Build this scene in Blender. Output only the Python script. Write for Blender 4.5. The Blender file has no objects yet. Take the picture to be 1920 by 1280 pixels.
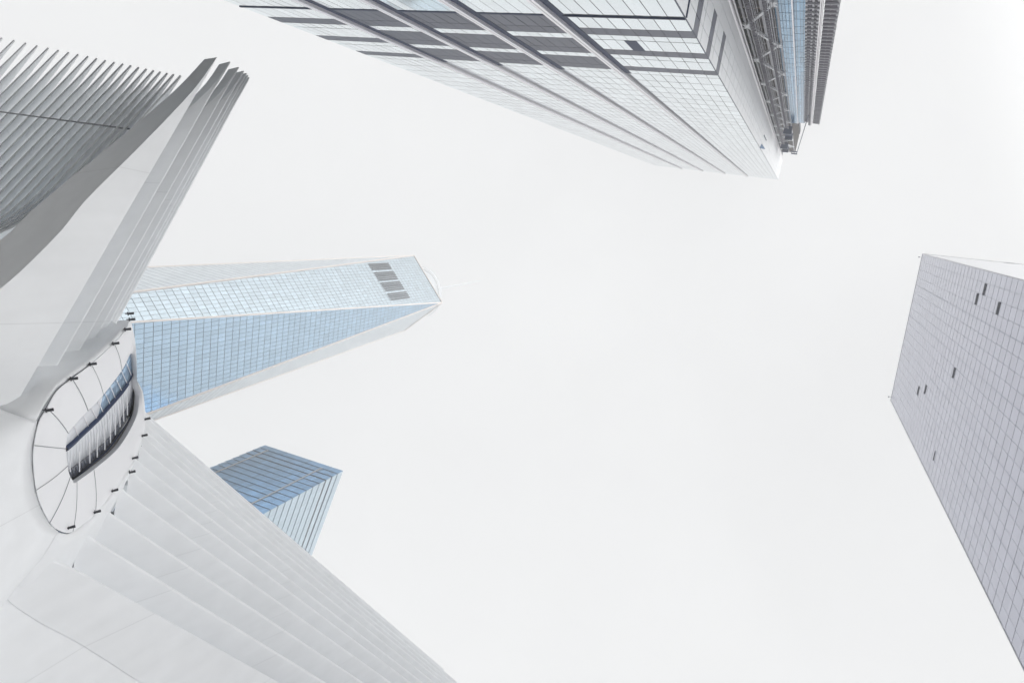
import bpy, bmesh, math, random
from mathutils import Vector, Matrix
random.seed(11)
SC = bpy.context.scene
COL = SC.collection
R = math.radians

# ---------------------------------------------------------------- camera
cam_d = bpy.data.cameras.new("camera")
cam_d.sensor_fit = 'HORIZONTAL'; cam_d.sensor_width = 36.0
cam_d.lens = 22.305
cam_d.clip_start = 0.1; cam_d.clip_end = 6000
cam = bpy.data.objects.new("camera", cam_d); COL.objects.link(cam)
# image axes in world space: right, up, forward
right = Vector((0.9022625, -0.1316830, 0.4105874)); up = Vector((-0.2168022, -0.9616508, 0.1680018)); fwd = Vector((-0.3727187, 0.2405980, 0.8962106))
cam.matrix_world = Matrix(((right.x, up.x, -fwd.x, 0), (right.y, up.y, -fwd.y, 0), (right.z, up.z, -fwd.z, 1.6), (0, 0, 0, 1)))
SC.camera = cam

# ---------------------------------------------------------------- sky, sun, exposure
W = bpy.data.worlds.new("World"); SC.world = W; W.use_nodes = True
nt = W.node_tree; nt.nodes.clear()
N = nt.nodes.new; K = nt.links.new
SUN_AZ, SUN_EL = R(-30), R(30)          # azimuth from +X towards +Y
sky = N('ShaderNodeTexSky'); sky.sky_type = 'NISHITA'; sky.sun_disc = False
sky.sun_elevation = SUN_EL; sky.sun_rotation = R(90) - SUN_AZ
sky.air_density = 1.0; sky.dust_density = 4.0; sky.ozone_density = 1.0
bs = N('ShaderNodeBackground'); bs.inputs['Strength'].default_value = 0.05
K(sky.outputs[0], bs.inputs['Color'])
# overcast layer: soft white cloud, plus an added out-of-view fill glow towards the sun
tc = N('ShaderNodeTexCoord')
noise = N('ShaderNodeTexNoise'); noise.inputs['Scale'].default_value = 1.7; noise.inputs['Detail'].default_value = 4; noise.inputs['Roughness'].default_value = .5
K(tc.outputs['Generated'], noise.inputs['Vector'])
ramp = N('ShaderNodeMapRange'); ramp.inputs['From Min'].default_value = .3; ramp.inputs['From Max'].default_value = .7
ramp.inputs['To Min'].default_value = .945; ramp.inputs['To Max'].default_value = 1.055
K(noise.outputs['Fac'], ramp.inputs['Value'])
dot = N('ShaderNodeVectorMath'); dot.operation = 'DOT_PRODUCT'
K(tc.outputs['Generated'], dot.inputs[0])
dot.inputs[1].default_value = (math.cos(SUN_EL)*math.cos(SUN_AZ), math.cos(SUN_EL)*math.sin(SUN_AZ), math.sin(SUN_EL))
fill_glow = N('ShaderNodeMapRange'); fill_glow.interpolation_type = 'SMOOTHSTEP'
fill_glow.inputs['From Min'].default_value = .66; fill_glow.inputs['From Max'].default_value = 1.0
fill_glow.inputs['To Min'].default_value = 1.0; fill_glow.inputs['To Max'].default_value = 3.2
K(dot.outputs['Value'], fill_glow.inputs['Value'])
mul = N('ShaderNodeMath'); mul.operation = 'MULTIPLY'; K(ramp.outputs[0], mul.inputs[0]); K(fill_glow.outputs[0], mul.inputs[1])
mul2 = N('ShaderNodeMath'); mul2.operation = 'MULTIPLY'; K(mul.outputs[0], mul2.inputs[0]); mul2.inputs[1].default_value = 1.0
bc = N('ShaderNodeBackground'); bc.inputs['Color'].default_value = (.995, .998, 1.0, 1)
K(mul2.outputs[0], bc.inputs['Strength'])
mx = N('ShaderNodeMixShader'); mx.inputs[0].default_value = .93
K(bs.outputs[0], mx.inputs[1]); K(bc.outputs[0], mx.inputs[2])
wo = N('ShaderNodeOutputWorld'); K(mx.outputs[0], wo.inputs['Surface'])

sd = bpy.data.lights.new("sun", 'SUN'); sd.energy = 1.1; sd.angle = R(30); sd.color = (1.0, .97, .93)
sun = bpy.data.objects.new("sun", sd); COL.objects.link(sun)
sv = Vector((math.cos(SUN_EL)*math.cos(SUN_AZ), math.cos(SUN_EL)*math.sin(SUN_AZ), math.sin(SUN_EL)))
sun.rotation_euler = sv.to_track_quat('Z', 'Y').to_euler()
SC.view_settings.view_transform = 'Standard'; SC.view_settings.look = 'None'
SC.view_settings.exposure = -0.01; SC.view_settings.gamma = 1.0; SC.view_settings.use_curve_mapping = False
SC.cycles.use_adaptive_sampling = False; SC.cycles.caustics_reflective = False; SC.cycles.caustics_refractive = False
SC.cycles.max_bounces = 12; SC.cycles.volume_bounces = 2; SC.cycles.diffuse_bounces = 8

# ---------------------------------------------------------------- materials
def mat(name, col, rough=.5, metal=0., spec=.5, coat=0., coatr=.05, var=0., noise=0., nscale=1., bump=0., seams=0.):
    m = bpy.data.materials.new(name); m.use_nodes = True; t = m.node_tree
    p = t.nodes['Principled BSDF']
    p.inputs['Base Color'].default_value = (*col, 1); p.inputs['Roughness'].default_value = rough
    p.inputs['Metallic'].default_value = metal; p.inputs['Specular IOR Level'].default_value = spec
    p.inputs['Coat Weight'].default_value = coat; p.inputs['Coat Roughness'].default_value = coatr
    src = None
    if var or noise:
        rgb = t.nodes.new('ShaderNodeRGB'); rgb.outputs[0].default_value = (*col, 1); src = rgb.outputs[0]
    if var:
        a = t.nodes.new('ShaderNodeAttribute'); a.attribute_name = 'var'
        mr = t.nodes.new('ShaderNodeMapRange'); mr.inputs['To Min'].default_value = 1-var; mr.inputs['To Max'].default_value = 1+var
        t.links.new(a.outputs['Fac'], mr.inputs['Value'])
        mm = t.nodes.new('ShaderNodeVectorMath'); mm.operation = 'SCALE'
        t.links.new(src, mm.inputs[0]); t.links.new(mr.outputs[0], mm.inputs['Scale']); src = mm.outputs[0]
    if noise:
        c = t.nodes.new('ShaderNodeTexCoord'); n = t.nodes.new('ShaderNodeTexNoise')
        n.inputs['Scale'].default_value = nscale; n.inputs['Detail'].default_value = 6; n.inputs['Roughness'].default_value = .6
        t.links.new(c.outputs['Object'], n.inputs['Vector'])
        mr = t.nodes.new('ShaderNodeMapRange'); mr.inputs['From Min'].default_value = .3; mr.inputs['From Max'].default_value = .7
        mr.inputs['To Min'].default_value = 1-noise; mr.inputs['To Max'].default_value = 1+noise
        t.links.new(n.outputs['Fac'], mr.inputs['Value'])
        mm = t.nodes.new('ShaderNodeVectorMath'); mm.operation = 'SCALE'
        t.links.new(src, mm.inputs[0]); t.links.new(mr.outputs[0], mm.inputs['Scale']); src = mm.outputs[0]
        if bump:
            b = t.nodes.new('ShaderNodeBump'); b.inputs['Strength'].default_value = bump; b.inputs['Distance'].default_value = .05
            t.links.new(n.outputs['Fac'], b.inputs['Height']); t.links.new(b.outputs[0], p.inputs['Normal'])
    if seams:
        # streaks of grime running down, and the fine welds between steel plates
        c = t.nodes.new('ShaderNodeTexCoord'); mp = t.nodes.new('ShaderNodeMapping'); mp.inputs['Scale'].default_value = (1.3, 1.3, .12)
        t.links.new(c.outputs['Object'], mp.inputs[0]); n2 = t.nodes.new('ShaderNodeTexNoise'); n2.inputs['Scale'].default_value = 1.0; n2.inputs['Detail'].default_value = 5
        t.links.new(mp.outputs[0], n2.inputs['Vector']); mr = t.nodes.new('ShaderNodeMapRange'); mr.inputs['From Min'].default_value = .35; mr.inputs['From Max'].default_value = .65
        mr.inputs['To Min'].default_value = 1-seams; mr.inputs['To Max'].default_value = 1+seams*.5
        t.links.new(n2.outputs['Fac'], mr.inputs['Value'])
        d = t.nodes.new('ShaderNodeVectorMath'); d.operation = 'DOT_PRODUCT'; d.inputs[1].default_value = (-.216/8.5, -.976/8.5, .12/8.5)
        t.links.new(c.outputs['Object'], d.inputs[0]); fr = t.nodes.new('ShaderNodeMath'); fr.operation = 'FRACT'; t.links.new(d.outputs['Value'], fr.inputs[0])
        lt = t.nodes.new('ShaderNodeMath'); lt.operation = 'LESS_THAN'; lt.inputs[1].default_value = .006; t.links.new(fr.outputs[0], lt.inputs[0])
        ml = t.nodes.new('ShaderNodeMath'); ml.operation = 'MULTIPLY_ADD'; ml.inputs[1].default_value = -.10; t.links.new(lt.outputs[0], ml.inputs[0]); t.links.new(mr.outputs[0], ml.inputs[2])
        mm = t.nodes.new('ShaderNodeVectorMath'); mm.operation = 'SCALE'; t.links.new(src, mm.inputs[0]); t.links.new(ml.outputs[0], mm.inputs['Scale']); src = mm.outputs[0]
    if src: t.links.new(src, p.inputs['Base Color'])
    return m

M = dict(
    white=mat('painted_white_steel', (.875, .89, .905), .4, noise=.03, nscale=.35, bump=.05, seams=.02),
    podwhite=mat('pod_white_panel', (.86, .865, .885), .35, noise=.02, nscale=.4),
    dark=mat('dark_gap', (.015, .02, .035), .8, spec=.1),
    seam=mat('joint_sealant', (.27, .28, .30), .7),
    lamp=mat('black_lamp_paint', (.02, .022, .03), .4),
    navy=mat('dark_frame', (.02, .035, .085), .5, spec=.2),
    core=mat('dark_core', (.05, .055, .07), .5),
    brown=mat('brown_soffit_planks', (.26, .24, .23), .6, noise=.12, nscale=3),
    balus=mat('grey_balustrade_panel', (.10, .11, .14), .25, coat=.3),
    paleglass=mat('pale_reflection_tint_glass', (.78, .80, .84), .3, metal=.1),  # pale reflection put into the base colour
    blueglass=mat('blue_reflection_tint_glass', (.34, .46, .60), .1, metal=.4, var=.15),  # same slot glass, its blue reflection put into the tint
    tglass=mat('tower_pale_glass', (.84, .90, .93), .06, metal=.92, var=.06),
    tside=mat('pale_side_panel', (.87, .885, .90), .4, var=.03),
    w1core=mat('blue_grey_joint', (.06, .11, .17), .5),
    spire=mat('spire_mist_grey', (.60, .62, .64), .7),  # grey matched to the sky; the colour stands in for thicker mist
    tdark=mat('grey_louvre_panel', (.09, .097, .135), .45, var=.10),
    rail=mat('pale_metal_rail', (.93, .91, .93), .35, metal=.5),
    w1pale=mat('pale_blue_reflection_tint', (.55, .64, .70), .2, metal=.8, var=.07),  # pale, blue and silver: one tower glass, reflections painted in per face
    w1blue=mat('sky_blue_reflection_tint', (.43, .585, .73), .2, metal=.8, var=.10),
    w1white=mat('silver_reflection_tint', (.74, .80, .84), .35, metal=.5, var=.03),
    trim=mat('steel_edge_trim', (.78, .72, .69), .45),
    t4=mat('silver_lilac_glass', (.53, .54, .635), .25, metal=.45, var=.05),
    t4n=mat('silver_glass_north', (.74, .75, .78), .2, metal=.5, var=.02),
    t4line=mat('fine_grey_joint', (.33, .34, .40), .5),
    s7blue=mat('deep_blue_reflection_tint', (.16, .29, .44), .3, metal=.8, var=.2),  # blue and pale sides are one glass; reflection by angle put into colour
    s7pale=mat('pale_striped_reflection_tint', (.54, .66, .75), .15, metal=.5, var=.06),
    s7line=mat('shadow_joint', (.06, .08, .12), .5),
    bronze=mat('bronze_mullion', (.36, .36, .37), .5),
    steel=mat('galvanised_steel', (.42, .42, .45), .5, var=.15),
    steeldark=mat('weathered_bracket_steel', (.20, .19, .22), .6, var=.25),
    bluenet=mat('blue_curtain_glass', (.22, .42, .62), .15, metal=.4, var=.25),
    slab=mat('raw_concrete', (.25, .23, .22), .8, noise=.1, nscale=.5),
    ply=mat('plywood', (.42, .28, .20), .7),
    tarp=mat('blue_tarpaulin', (.03, .14, .30), .6),
    asphalt=mat('asphalt', (.05, .05, .052), .9, noise=.15, nscale=4),
    ground=mat('pale_granite_paving', (.74, .74, .73), .8, noise=.08, nscale=.5),
)

# ---------------------------------------------------------------- helpers
def empty(name, loc=(0, 0, 0), label=None, cat=None, group=None):
    o = bpy.data.objects.new(name, None); COL.objects.link(o); o.location = loc
    if label: o['label'] = label
    if cat: o['category'] = cat
    if group: o['group'] = group
    return o

class MB:
    """collects faces with a per-face random value, links them as one mesh"""
    def __init__(s): s.v = []; s.f = []; s.r = []; s.smooth = False
    def quad(s, a, b, c, d, r=None):
        i = len(s.v); s.v += [tuple(a), tuple(b), tuple(c), tuple(d)]; s.f.append((i, i+1, i+2, i+3)); s.r.append(random.random() if r is None else r)
    def poly(s, pts, r=None):
        i = len(s.v); s.v += [tuple(p) for p in pts]; s.f.append(tuple(range(i, i+len(pts)))); s.r.append(random.random() if r is None else r)
    def prism(s, pts, ext, r=None):
        """closed prism from polygon pts pushed along ext (Vector or list of Vectors)"""
        r = random.random() if r is None else r
        n = len(pts); i = len(s.v); pts = [Vector(p) for p in pts]
        e = ext if isinstance(ext, list) else [Vector(ext)]*n
        s.v += [tuple(p) for p in pts] + [tuple(p+q) for p, q in zip(pts, e)]
        s.f.append(tuple(range(i, i+n))); s.r.append(r)
        s.f.append(tuple(range(i+2*n-1, i+n-1, -1))); s.r.append(r)
        for k in range(n):
            k2 = (k+1) % n; s.f.append((i+k2, i+k, i+n+k, i+n+k2)); s.r.append(r)
    def box(s, o, a, b, c, r=None):
        """box from corner o spanned by vectors a, b, c"""
        o, a, b, c = Vector(o), Vector(a), Vector(b), Vector(c)
        s.prism([o, o+a, o+a+b, o+b], c, r)
    def bar(s, p, q, w, h=None, upv=(0, 0, 1), r=None):
        p, q = Vector(p), Vector(q); h = h or w; d = (q-p)
        if d.length < 1e-6: return
        dn = d.normalized(); a = dn.cross(Vector(upv))
        if a.length < 1e-3: a = dn.cross(Vector((1, 0, 0)))
        a.normalize(); b = a.cross(dn).normalized()
        s.box(p-a*w/2-b*h/2, a*w, b*h, d, r)
    def tube(s, pts, rad, n=6, closed=False):
        pts = [Vector(p) for p in pts]; i0 = len(s.v); m = len(pts)
        for k, p in enumerate(pts):
            t = (pts[(k+1) % m]-pts[k-1]) if closed else (pts[min(k+1, m-1)]-pts[max(k-1, 0)])
            t.normalize(); a = t.cross(Vector((0, 0, 1)))
            if a.length < 1e-3: a = t.cross(Vector((1, 0, 0)))
            a.normalize(); b = a.cross(t); rr = rad[k] if isinstance(rad, list) else rad
            for j in range(n):
                g = 2*math.pi*j/n; s.v.append(tuple(p+(a*math.cos(g)+b*math.sin(g))*rr))
        for k in range(m if closed else m-1):
            k2 = (k+1) % m
            for j in range(n):
                j2 = (j+1) % n; s.f.append((i0+k*n+j, i0+k*n+j2, i0+k2*n+j2, i0+k2*n+j)); s.r.append(.5)
    def build(s, name, m, parent=None, bevel=0., seg=2, smooth=False, solid=0., weld=False):
        me = bpy.data.meshes.new(name); me.from_pydata(s.v, [], s.f); me.materials.append(m)
        at = me.attributes.new('var', 'FLOAT', 'FACE')
        at.data.foreach_set('value', s.r)
        bm = bmesh.new(); bm.from_mesh(me)
        if weld: bmesh.ops.remove_doubles(bm, verts=bm.verts, dist=1e-4)
        bmesh.ops.recalc_face_normals(bm, faces=bm.faces)
        bm.to_mesh(me); bm.free()
        if smooth:
            me.polygons.foreach_set('use_smooth', [True]*len(me.polygons))
        o = bpy.data.objects.new(name, me); COL.objects.link(o)
        if parent: o.parent = parent; o.matrix_parent_inverse = Matrix.Translation(-Vector(parent.location))
        if solid:
            md = o.modifiers.new('thickness', 'SOLIDIFY'); md.thickness = solid; md.offset = 0
        if bevel:
            md = o.modifiers.new('rounded_edges', 'BEVEL'); md.width = bevel; md.segments = seg; md.limit_method = 'ANGLE'; md.angle_limit = R(35)
            md.harden_normals = False
        return o

Z = Vector((0, 0, 1))

# ---------------------------------------------------------------- ground
g = MB(); g.box((-1400, -1400, -1), (2800, 0, 0), (0, 2800, 0), (0, 0, 1))
go = g.build('ground', M['ground']); go['kind'] = 'structure'
# unseen dark asphalt sheet and edging, added to cut bounce under the left wing
g = MB(); g.box((-42, -16.5, .004), (110, 0, 0), (0, 14.5, 0), (0, 0, .02)); ro_ = g.build('bounce_dark_sheet', M['asphalt']); ro_['kind'] = 'structure'
g = MB(); g.box((-42, -2.0, 0), (110, 0, 0), (0, .3, 0), (0, 0, .14)); g.box((-42, -16.8, 0), (110, 0, 0), (0, .3, 0), (0, 0, .14)); g.build('dark_sheet_edge', M['slab'])['kind'] = 'structure'

# ================================================================ glass tower above the street (top of the picture)
t3 = empty('glass_tower', (-40, -40, 0), 'tall pale glass tower with dark louvre bands and a half-built side, top edge', 'skyscraper')
XA, XC, YA, YE, H3 = -73.0, -14.57, -17.55, -26.95, 329.0
c = MB(); c.prism([(XA, YA-.5, 0), (XC-.5, YA-.5, 0), (XC-.5, YE+.3, 0), (XC-.5, -62, 0), (XA, -62, 0)], (0, 0, H3-.3))
c.build('core_wall', M['core'], t3)

floors = [69.05+4.83*k for k in range(0, 54)]
low = [2.0, 12, 22, 32, 45.5, 57.0]
def panel(mb, O, s, n, s0, s1, z0, z1, g=.05, off=.35, th=.12):
    """one glass panel standing proud of the shell, with a slight individual tilt"""
    t = random.uniform(-.012, .012)
    a = O+s*(s0+g)+n*(off+t)+Z*(z0+g); 
    b = O+s*(s1-g)+n*(off-t)+Z*(z0+g)
    e = O+s*(s1-g)+n*(off-t*.5)+Z*(z1-g); f = O+s*(s0+g)+n*(off+t*.5)+Z*(z1-g)
    mb.prism([a, b, e, f], -n*th)

def bay(parent, O, s, n, cuts, band, gv=.035, gh=.10, glass='tglass'):
    gl, dk = MB(), MB()
    def flush():
        nonlocal gl, dk
        if gl.v: gl.build('glass_bay', M[glass], parent)
        if dk.v: dk.build('louvre_panel', M['tdark'], parent)
        gl, dk = MB(), MB()
    def row(mb, z0, z1, gg=gh):
        for a, b in zip(cuts, cuts[1:]): 
            t = random.uniform(-.01, .01)
            p = [O+s*(a+gv)+n*(t)+Z*(z0+gg), O+s*(b-gv)-n*t+Z*(z0+gg), O+s*(b-gv)-n*t+Z*(z1-gg), O+s*(a+gv)+n*t+Z*(z1-gg)]
            mb.prism(p, -n*.15)
    lw = low + [69.05]
    for a, b in zip(lw, lw[1:]): row(gl, a, b, .02 if b < 69 else .02)
    zs = floors
    k = 0
    while k < len(zs):
        z0 = zs[k]; z1 = zs[k+1] if k+1 < len(zs) else H3
        if k < 6:
            if k == 0: row_gap = .25
            if k % 2 == 0:
                if k == 0 or band != 'thin': flush()
                row(gl if band == 'thin' else dk, z0+(.28 if k == 0 else .05), z1)
            else:
                if band == 'thin': flush()
                row(dk, z0, z0+2.7, .05); flush(); row(gl, z0+2.7, z1, .05)
        else:
            row(gl, z0, z1)
        k += 1
    flush()

S, Nn = Vector((1, 0, 0)), Vector((0, 1, 0))
O = Vector((0, YA, 0))
rails = [-59.35, -49.25, -38.8, -28.43]
edges = [XA]+rails+[XC-.06]
for i in range(5):
    a, b = edges[i], edges[i+1]
    a2 = a+(.80 if i > 0 else 0.0); b2 = b-(.45 if i < 4 else 0)
    n = [8, 6, 6, 6, 8][i]
    cuts = [a2+(b2-a2)*j/n for j in range(n+1)]
    bay(t3, O, S, Nn, cuts, 'thin' if i in (0, 4) else 'wide')
    if i > 0:   # shadow groove beside the rail
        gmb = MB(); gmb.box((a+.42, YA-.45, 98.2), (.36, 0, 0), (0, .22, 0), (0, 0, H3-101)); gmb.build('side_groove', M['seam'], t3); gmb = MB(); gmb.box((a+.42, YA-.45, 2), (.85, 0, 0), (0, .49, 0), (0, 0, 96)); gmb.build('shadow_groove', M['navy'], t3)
for x in rails:
    r = MB()
    r.box((x-.42, YA-.3, 0), (.36, 0, 0), (0, .75, 0), (0, 0, H3+.3)); r.box((x+.06, YA-.3, 0), (.36, 0, 0), (0, .75, 0), (0, 0, H3+.3))
    r.box((x-.06, YA-.3, 0), (.12, 0, 0), (0, .62, 0), (0, 0, H3+.2))
    ro = r.build('facade_rail', M['rail'], t3, bevel=.05)
# east return wall
O2 = Vector((XC, 0, 0)); S2 = Vector((0, -1, 0)); N2 = Vector((1, 0, 0))
w = -YE+YA
cuts = [-YA+.06+1.62*j for j in range(4)]
bay(t3, O2, S2, N2, cuts, 'thin', glass='tside')
gl = MB()
for a in range(2):
    s0 = cuts[-1]+a*1.62
    for k, z0 in enumerate([20, 32, 45.5, 57]+floors[:-1:2]):
        z1 = ([32, 45.5, 57, 69.05]+floors[2::2]+[H3])[k]
        gl.prism([O2+S2*(s0+.03)+Z*(z0+.04), O2+S2*(s0+1.59)+Z*(z0+.04), O2+S2*(s0+1.59)+Z*(z1-.04), O2+S2*(s0+.03)+Z*(z1-.04)], -N2*.15)
gl.build('glass_bay', M['tside'], t3)
ct = MB(); ct.tube([(XC-.5, YE+.75, z) for z in (0, H3)], .62, 14); ct.tube([(XC+.02, YE+.1, z) for z in (0, H3)], .16, 8)
ct.build('rounded_corner', M['rail'], t3, smooth=True)
for x, y in ((XC, YA),):
    cc = MB(); cc.box((x-.05, y-.05, 0), (.1, 0, 0), (0, .1, 0), (0, 0, 69)); cc.box((x-.04, y-.04, 69.3), (.07, 0, 0), (0, .07, 0), (0, 0, H3-69.3)); cc.build('corner_mullion', M['s7line'], t3)
# parapet + ledge above the tall lower glazing
pa = MB()
pa.box((XA, YA-.3, H3), (XC-XA-.1, 0, 0), (0, .25, 0), (0, 0, 1.3)); pa.box((XC-.4, YE, H3), (.3, 0, 0), (0, YA-YE-.3, 0), (0, 0, 1.3)); pa.build('parapet', M['tglass'], t3)
le = MB(); le.box((-27.4, YA-.2, 69.02), (12.8, 0, 0), (0, .32, 0), (0, 0, .26)); le.box((XC-.2, YA-.1, 69.02), (.32, 0, 0), (0, -4.7, 0), (0, 0, .26))
le.box((XA, YA-.2, 69.02), (13.1, 0, 0), (0, .3, 0), (0, 0, .26))
for i in (1, 2, 3): le.box((rails[i-1]+1, YA-.2, 69.0), (rails[i]-rails[i-1]-1.5, 0, 0), (0, .26, 0), (0, 0, .4))
le.build('ledge', M['navy'], t3)
# one opened window in the corner bay, and two small ones near the top of the return wall
ow = MB(); ow.box((-23.30, YA-.14, 78.95), (1.45, 0, 0), (0, .17, 0), (0, 0, 4.7))
ow.build('open_window', M['navy'], t3)
ow = MB(); ow.box((XC-.1, -21.45, 193), (.16, 0, 0), (0, .35, 0), (0, 0, 12)); ow.build('open_window', M['navy'], t3)
tp = MB(); tp.prism([(XC+.06, -18.85, 191), (XC+.10, -18.95, 206), (XC+.06, -17.35, 187)], (.06, 0, 0)); tpo = tp.build('tarpaulin', M['tarp'])
tpo['label'] = 'small blue triangular tarpaulin on the narrow side of the glass tower'; tpo['category'] = 'tarpaulin'

# ---- unfinished side: dark open floors with bracing, blue curtain wall
YP = -27.4
H_O = 300
for k in range(62):
    z = 4.0+4.83*k
    if z > H_O: break
    fl = MB(); fl.box((XC+.1, YP-7, z), (5.4, 0, 0), (0, 7.0, 0), (0, 0, .45)); fl.build('floor_slab', M['slab'], t3)
bk = MB(); bk.box((XC+.05, YP-9, 0), (5.6, 0, 0), (0, 1.6, 0), (0, 0, H_O)); bk.build('dark_inner_wall', M['core'], t3)
for i, (x, w_) in enumerate(((XC+.5, .3), (XC+3.1, .28), (XC+5.2, .3))):
    b = MB(); b.box((x-w_/2, YP-.2, 0), (w_, 0, 0), (0, w_, 0), (0, 0, H_O)); b.build('steel_column', M['steel'], t3)
z = 20; k = 0
while z < H_O-20:
    b = MB()
    if k % 2 == 0: b.bar((XC+.3, YP+.2, z), (XC+5.2, YP+.2, z+13), .42)
    else: b.bar((XC+5.2, YP+.2, z), (XC+.3, YP+.2, z+13), .42)
    b.build('diagonal_brace', M['white'], t3); z += 11; k += 1
ply = MB()
for z in (88, 104, 125, 151, 176): ply.box((XC+1.0, YP-1.2, z), (1.7, 0, 0), (0, .1, 0), (0, 0, 4))
ply.build('plywood_screen', M['ply'], t3)
# blue curtain wall
bx0, bx1, HB = -9.75, -5.65, 212.0
b = MB(); b.box((bx0, YP-14, 0), (bx1-bx0, 0, 0), (0, 13.7, 0), (0, 0, HB)); b.build('inner_shaft', M['core'], t3)
cw = MB(); z = 2.0
while z < HB-4:
    xs = [bx0+ (bx1-bx0)*j/9 for j in range(10)]
    for a, c_ in zip(xs, xs[1:]):
        dep = .0 if (a-bx0) < 1.9 else -.25
        cw.prism([(a+.03, YP+dep, z+.09), (c_-.03, YP+dep, z+.09), (c_-.03, YP+dep, z+3.8), (a+.03, YP+dep, z+3.8)], (0, -.1, 0), min(1, max(0, random.gauss(.3 if int((a-bx0)*2.2) % 3 else .75, .2))))
    z += 3.88
cw.build('blue_curtain_wall', M['bluenet'], t3)
cr = MB(); cr.box((bx0+2.2, YP-.3, 0), (.18, 0, 0), (0, .4, 0), (0, 0, HB)); cr.build('white_downpipe', M['rail'], t3)

# ---- hoists and scaffold on the unfinished side: things of their own
def mast(x0, x1, top, label):
    root = empty('hoist_mast', ((x0+x1)/2, YP+1.0, 0), label, 'construction hoist', 'construction hoists on the unfinished side')
    y0, y1 = YP+.35, YP+1.35
    r = MB()
    for x in (x0, x1-.32, x1-.05):
        r.box((x, y0, 0), (.07, 0, 0), (0, .07, 0), (0, 0, top)); r.box((x, y1, 0), (.07, 0, 0), (0, .07, 0), (0, 0, top))
    r.build('mast_rail', M['steel'], root)
    l = MB(); z = 30.0; i = 0; st = .75
    while z < top-st:
        for y in (y0, y1):
            a, b = (x0, x1-.32) if i % 2 == 0 else (x1-.32, x0)
            l.bar((a, y, z), (b, y, z+st), .06, .06)
            l.bar((x0, y, z), (x1-.32, y, z), .05, .05)
        l.bar((x0, y0, z), (x0, y1, z+st), .05, .05)
        z += st; i += 1
    l.build('mast_lattice', M['steeldark'], root)
    t = MB(); z = 40
    while z < top-6:
        t.box((x0+.3, YP-.3, z), (.12, 0, 0), (0, .9, 0), (0, 0, .2)); z += 9.66
    t.build('wall_tie', M['steel'], root)
    return root
mast(-12.95, -11.85, 262, 'longer lattice hoist mast beside the pale corner of the glass tower')
mast(-10.75, -9.75, 214, 'shorter lattice hoist mast beside the blue curtain wall')
def hoist_car(x, z, w, h, label):
    root = empty('hoist_platform', (x, YP+1.9, z), label, 'hoist platform', 'hoist platforms at the mast heads')
    b = MB(); b.box((x-w/2, YP+.6, z), (w, 0, 0), (0, 2.2, 0), (0, 0, .3)); b.box((x-w/2, YP+.7, z+h), (w, 0, 0), (0, 2.0, 0), (0, 0, .25)); b.build('deck', M['navy'], root)
    b = MB(); b.box((x-w/2, YP+1.5, z+.3), (w, 0, 0), (0, .1, 0), (0, 0, h-.3)); b.box((x-w/2, YP+.7, z+.3), (.1, 0, 0), (0, .8, 0), (0, 0, h-.3)); b.build('cage', M['navy'], root)
    b = MB()
    for i in range(4): b.bar((x-w/2+i*w/3, YP+2.75, z+.3), (x-w/2+i*w/3, YP+2.75, z+1.4), .07)
    b.bar((x-w/2, YP+2.75, z+1.4), (x+w/2, YP+2.75, z+1.4), .07); b.build('guard_rail', M['steel'], root)
hoist_car(-11.9, 258, 2.3, 14, 'dark hoist platform at the head of the longer mast')
hoist_car(-9.9, 214, 2.2, 16, 'dark hoist platform at the head of the shorter mast')
ar = empty('loading_arm', (-6, YP+1, 190), 'thin dark slanting arm with a small end frame beside the mast heads', 'loading arm')
b = MB(); b.bar((-4.6, YP+.9, 188), (-8.1, YP+.9, 288), .22); b.build('boom', M['navy'], ar)
b = MB(); b.box((-10.4, YP+.8, 284), (2.3, 0, 0), (0, .3, 0), (0, 0, 2.0)); b.box((-10.4, YP+.5, 296), (2.2, 0, 0), (0, .3, 0), (0, 0, 2.5))
b.bar((-10.3, YP+.8, 285), (-10.3, YP+.8, 297), .2); b.bar((-8.2, YP+.8, 285), (-8.2, YP+.8, 297), .2); b.build('end_frame', M['navy'], ar)
def stack(x0, x1, top, label, teeth):
    root = empty('scaffold_tower', ((x0+x1)/2, YP, 0), label, 'scaffold', 'scaffold towers on the unfinished side')
    z = 20.0; d_ = MB(); b_ = MB()
    d_.box((x0+.08, YP-1.2, z), (x1-x0-.16, 0, 0), (0, 1.8, 0), (0, 0, 1.05))
    b_.box((x0+.05, YP+.62, z+.2), (x1-x0-.10, 0, 0), (0, .09, 0), (0, 0, .12))
    if teeth < 0: b_.box((x0-.10, YP+.3, z+.2), (.28, 0, 0), (0, .45, 0), (0, 0, .9))
    b_.box((x1-.16, YP+.2, z+.2), (.26, 0, 0), (0, .55, 0), (0, 0, .9))
    b_.box(((x0+x1)/2-.05, YP+.60, z+.55), (.12, 0, 0), (0, .12, 0), (0, 0, .14))
    d0 = d_.build('deck', M['steeldark'], root); b0 = b_.build('bracket', M['steel'], d0)
    while z < top-1.95:
        z += 1.95; d1 = d0.copy(); COL.objects.link(d1); d1.location = (random.uniform(-.02, .02), random.uniform(-.04, .04), z-20)
        b1 = b0.copy(); COL.objects.link(b1); b1.parent = d1
    p_ = MB(); p_.box((x0+.1, YP-1.6, 0), (.12, 0, 0), (0, .12, 0), (0, 0, top+3)); p_.box((x1-.15, YP-1.6, 0), (.1, 0, 0), (0, .1, 0), (0, 0, top+2)); p_.build('standard', M['steel'], root)
stack(-5.62, -4.72, 203, 'narrow scaffold tower next to the blue curtain wall', -1)
stack(-4.62, -4.08, 209, 'slim scaffold tower in the middle, left of the pale guide rail', 1)
stack(-3.52, -1.78, 205, 'widest scaffold tower, the outermost one against the sky', 1)
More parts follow.
